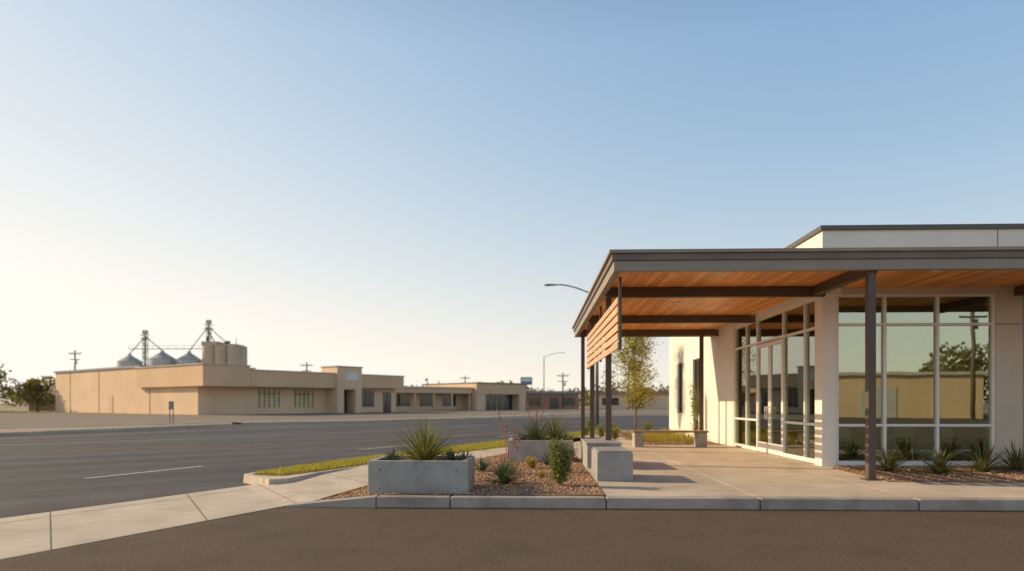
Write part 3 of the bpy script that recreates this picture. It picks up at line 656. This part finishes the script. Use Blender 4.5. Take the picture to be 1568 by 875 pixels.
# across the street, seen in the window reflections
W=empty('warehouse_building',(34,-36,0),math.radians(14)); box('body',-40,6,-20,0,0,3.9,'tan_wall',W); box('roof_cap',-40.3,6.3,-20.3,.3,3.9,4.2,'roof_white',W)
boxes('roll_doors',[(-24,-20.5,-.01,.06,0,3),(-4,-1,-.01,.06,0,2.8)],'roof_white',W); boxes('panel_joints',[(x,x+.08,-.01,.03,0,3.9) for x in range(-38,6,4)],'tan_fascia',W)
LV=[];LF=[]
for x,y,h,w in [(46,-34,6,7),(52,-38,6.5,8),(59,-35,6,7),(66,-40,7,9),(-24,-60,7,9),(-40,-55,6,9),(44.5,-44,7,8)]: clumptree(LV,LF,x,y,0,h,w,3000,.45)
V=[];F=[]
for x,y in [(46,-34),(52,-38),(59,-35),(66,-40),(-24,-60),(-40,-55),(44.5,-44)]: tubegeo([(x,y,0),(x,y,3.4)],[.22,.12],6,V,F)
e=empty('shade_trees'); mobj('leaves',LV,LF,'far_leaf',e); mobj('trunks',V,F,'bark',e)
upole(36,-30,10.4); upole(-10,-26,10)

# ------------------------------------------------------------------ light
az=math.radians(-78); el=math.radians(25)
sd=Vector((math.sin(az)*math.cos(el),math.cos(az)*math.cos(el),math.sin(el)))
ld=bpy.data.lights.new('sun','SUN'); ld.energy=5; ld.angle=math.radians(.5); ld.color=(1,.78,.48)
lo_=bpy.data.objects.new('sun',ld); COL.objects.link(lo_); lo_.rotation_euler=sd.to_track_quat('Z','Y').to_euler()
w=bpy.data.worlds.new('World'); scene.world=w; w.use_nodes=True; nt=w.node_tree; N=nt.nodes; L=nt.links
bg=N['Background']; sky=N.new('ShaderNodeTexSky'); sky.sky_type='NISHITA'; sky.sun_disc=False
sky.sun_elevation=el; sky.sun_rotation=az; sky.air_density=1.0; sky.dust_density=1.0; sky.ozone_density=1.5
S=.15
def vm(op,a,b=None):
    n=N.new('ShaderNodeVectorMath'); n.operation=op; L.new(a,n.inputs[0])
    if b is not None:
        if isinstance(b,tuple): n.inputs[1].default_value=b
        else: L.new(b,n.inputs[1])
    return n.outputs['Value'] if op=='DOT_PRODUCT' else n.outputs[0]
def mm(op,a,b,clamp=False):
    n=N.new('ShaderNodeMath'); n.operation=op; n.use_clamp=clamp
    for i,x in enumerate((a,b)):
        if isinstance(x,(int,float)): n.inputs[i].default_value=x
        else: L.new(x,n.inputs[i])
    return n.outputs[0]
def mix(f,a,b):
    n=N.new('ShaderNodeMix'); n.data_type='RGBA'; L.new(f,n.inputs['Factor'])
    for nm,x in (('A',a),('B',b)):
        if isinstance(x,tuple): n.inputs[nm].default_value=x
        else: L.new(x,n.inputs[nm])
    return n.outputs['Result']
c=vm('MULTIPLY',sky.outputs[0],(.13*2.3,.13*2.95,.13*3.9))
cc=vm('DIVIDE',c,vm('ADD',c,(1,1,1))); cc=vm('MULTIPLY',cc,(1.05,1.07,1.1))
tc=N.new('ShaderNodeTexCoord'); sx=N.new('ShaderNodeSeparateXYZ'); L.new(tc.outputs['Generated'],sx.inputs[0])
zz=mm('MAXIMUM',sx.outputs['Z'],0.0)
iz=mm('SUBTRACT',1.0,zz,True)
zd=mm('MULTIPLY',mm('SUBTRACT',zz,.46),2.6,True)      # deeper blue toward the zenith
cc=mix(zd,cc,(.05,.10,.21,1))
dt=vm('DOT_PRODUCT',tc.outputs['Generated'],(math.sin(az),math.cos(az),0))
t=mm('MULTIPLY',mm('ADD',dt,.5),1/1.35,True)
glow=mm('MULTIPLY',mm('POWER',t,2.2),mm('POWER',iz,1.9))
hz=mm('MULTIPLY',mm('POWER',iz,6.4),.90)
h=mm('ADD',glow,hz,True)
warm=mix(t,(.97,.86,.67,1),(1.06,1.01,.93,1))          # warm haze near the horizon, whiter toward the sun
res=mix(h,cc,warm)
back_fill=mm('ADD',mm('MULTIPLY',mm('MAXIMUM',mm('MULTIPLY',sx.outputs['Y'],-1.0),0.0),.34),1.0)  # added fill: sky brightened behind the camera to lift front-facing surfaces
sc_=N.new('ShaderNodeVectorMath'); sc_.operation='SCALE'; L.new(res,sc_.inputs[0]); L.new(back_fill,sc_.inputs['Scale'])
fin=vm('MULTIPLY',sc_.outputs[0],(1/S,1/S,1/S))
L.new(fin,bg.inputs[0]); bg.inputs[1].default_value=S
# ------------------------------------------------------------------ camera
cd=bpy.data.cameras.new('camera'); cam=bpy.data.objects.new('camera',cd); COL.objects.link(cam)
cd.sensor_width=36; cd.lens=1045/1568*36; cd.shift_y=(617-437.5)/1568; cd.clip_end=8000; cd.clip_start=.05
cd.dof.use_dof=True; cd.dof.focus_distance=11; cd.dof.aperture_fstop=.75
cam.location=(0,0,1.4); cam.rotation_euler=(math.radians(90),0,math.radians(1.97)); scene.camera=cam
scene.view_settings.view_transform='Standard'; scene.view_settings.look='None'; scene.view_settings.exposure=0
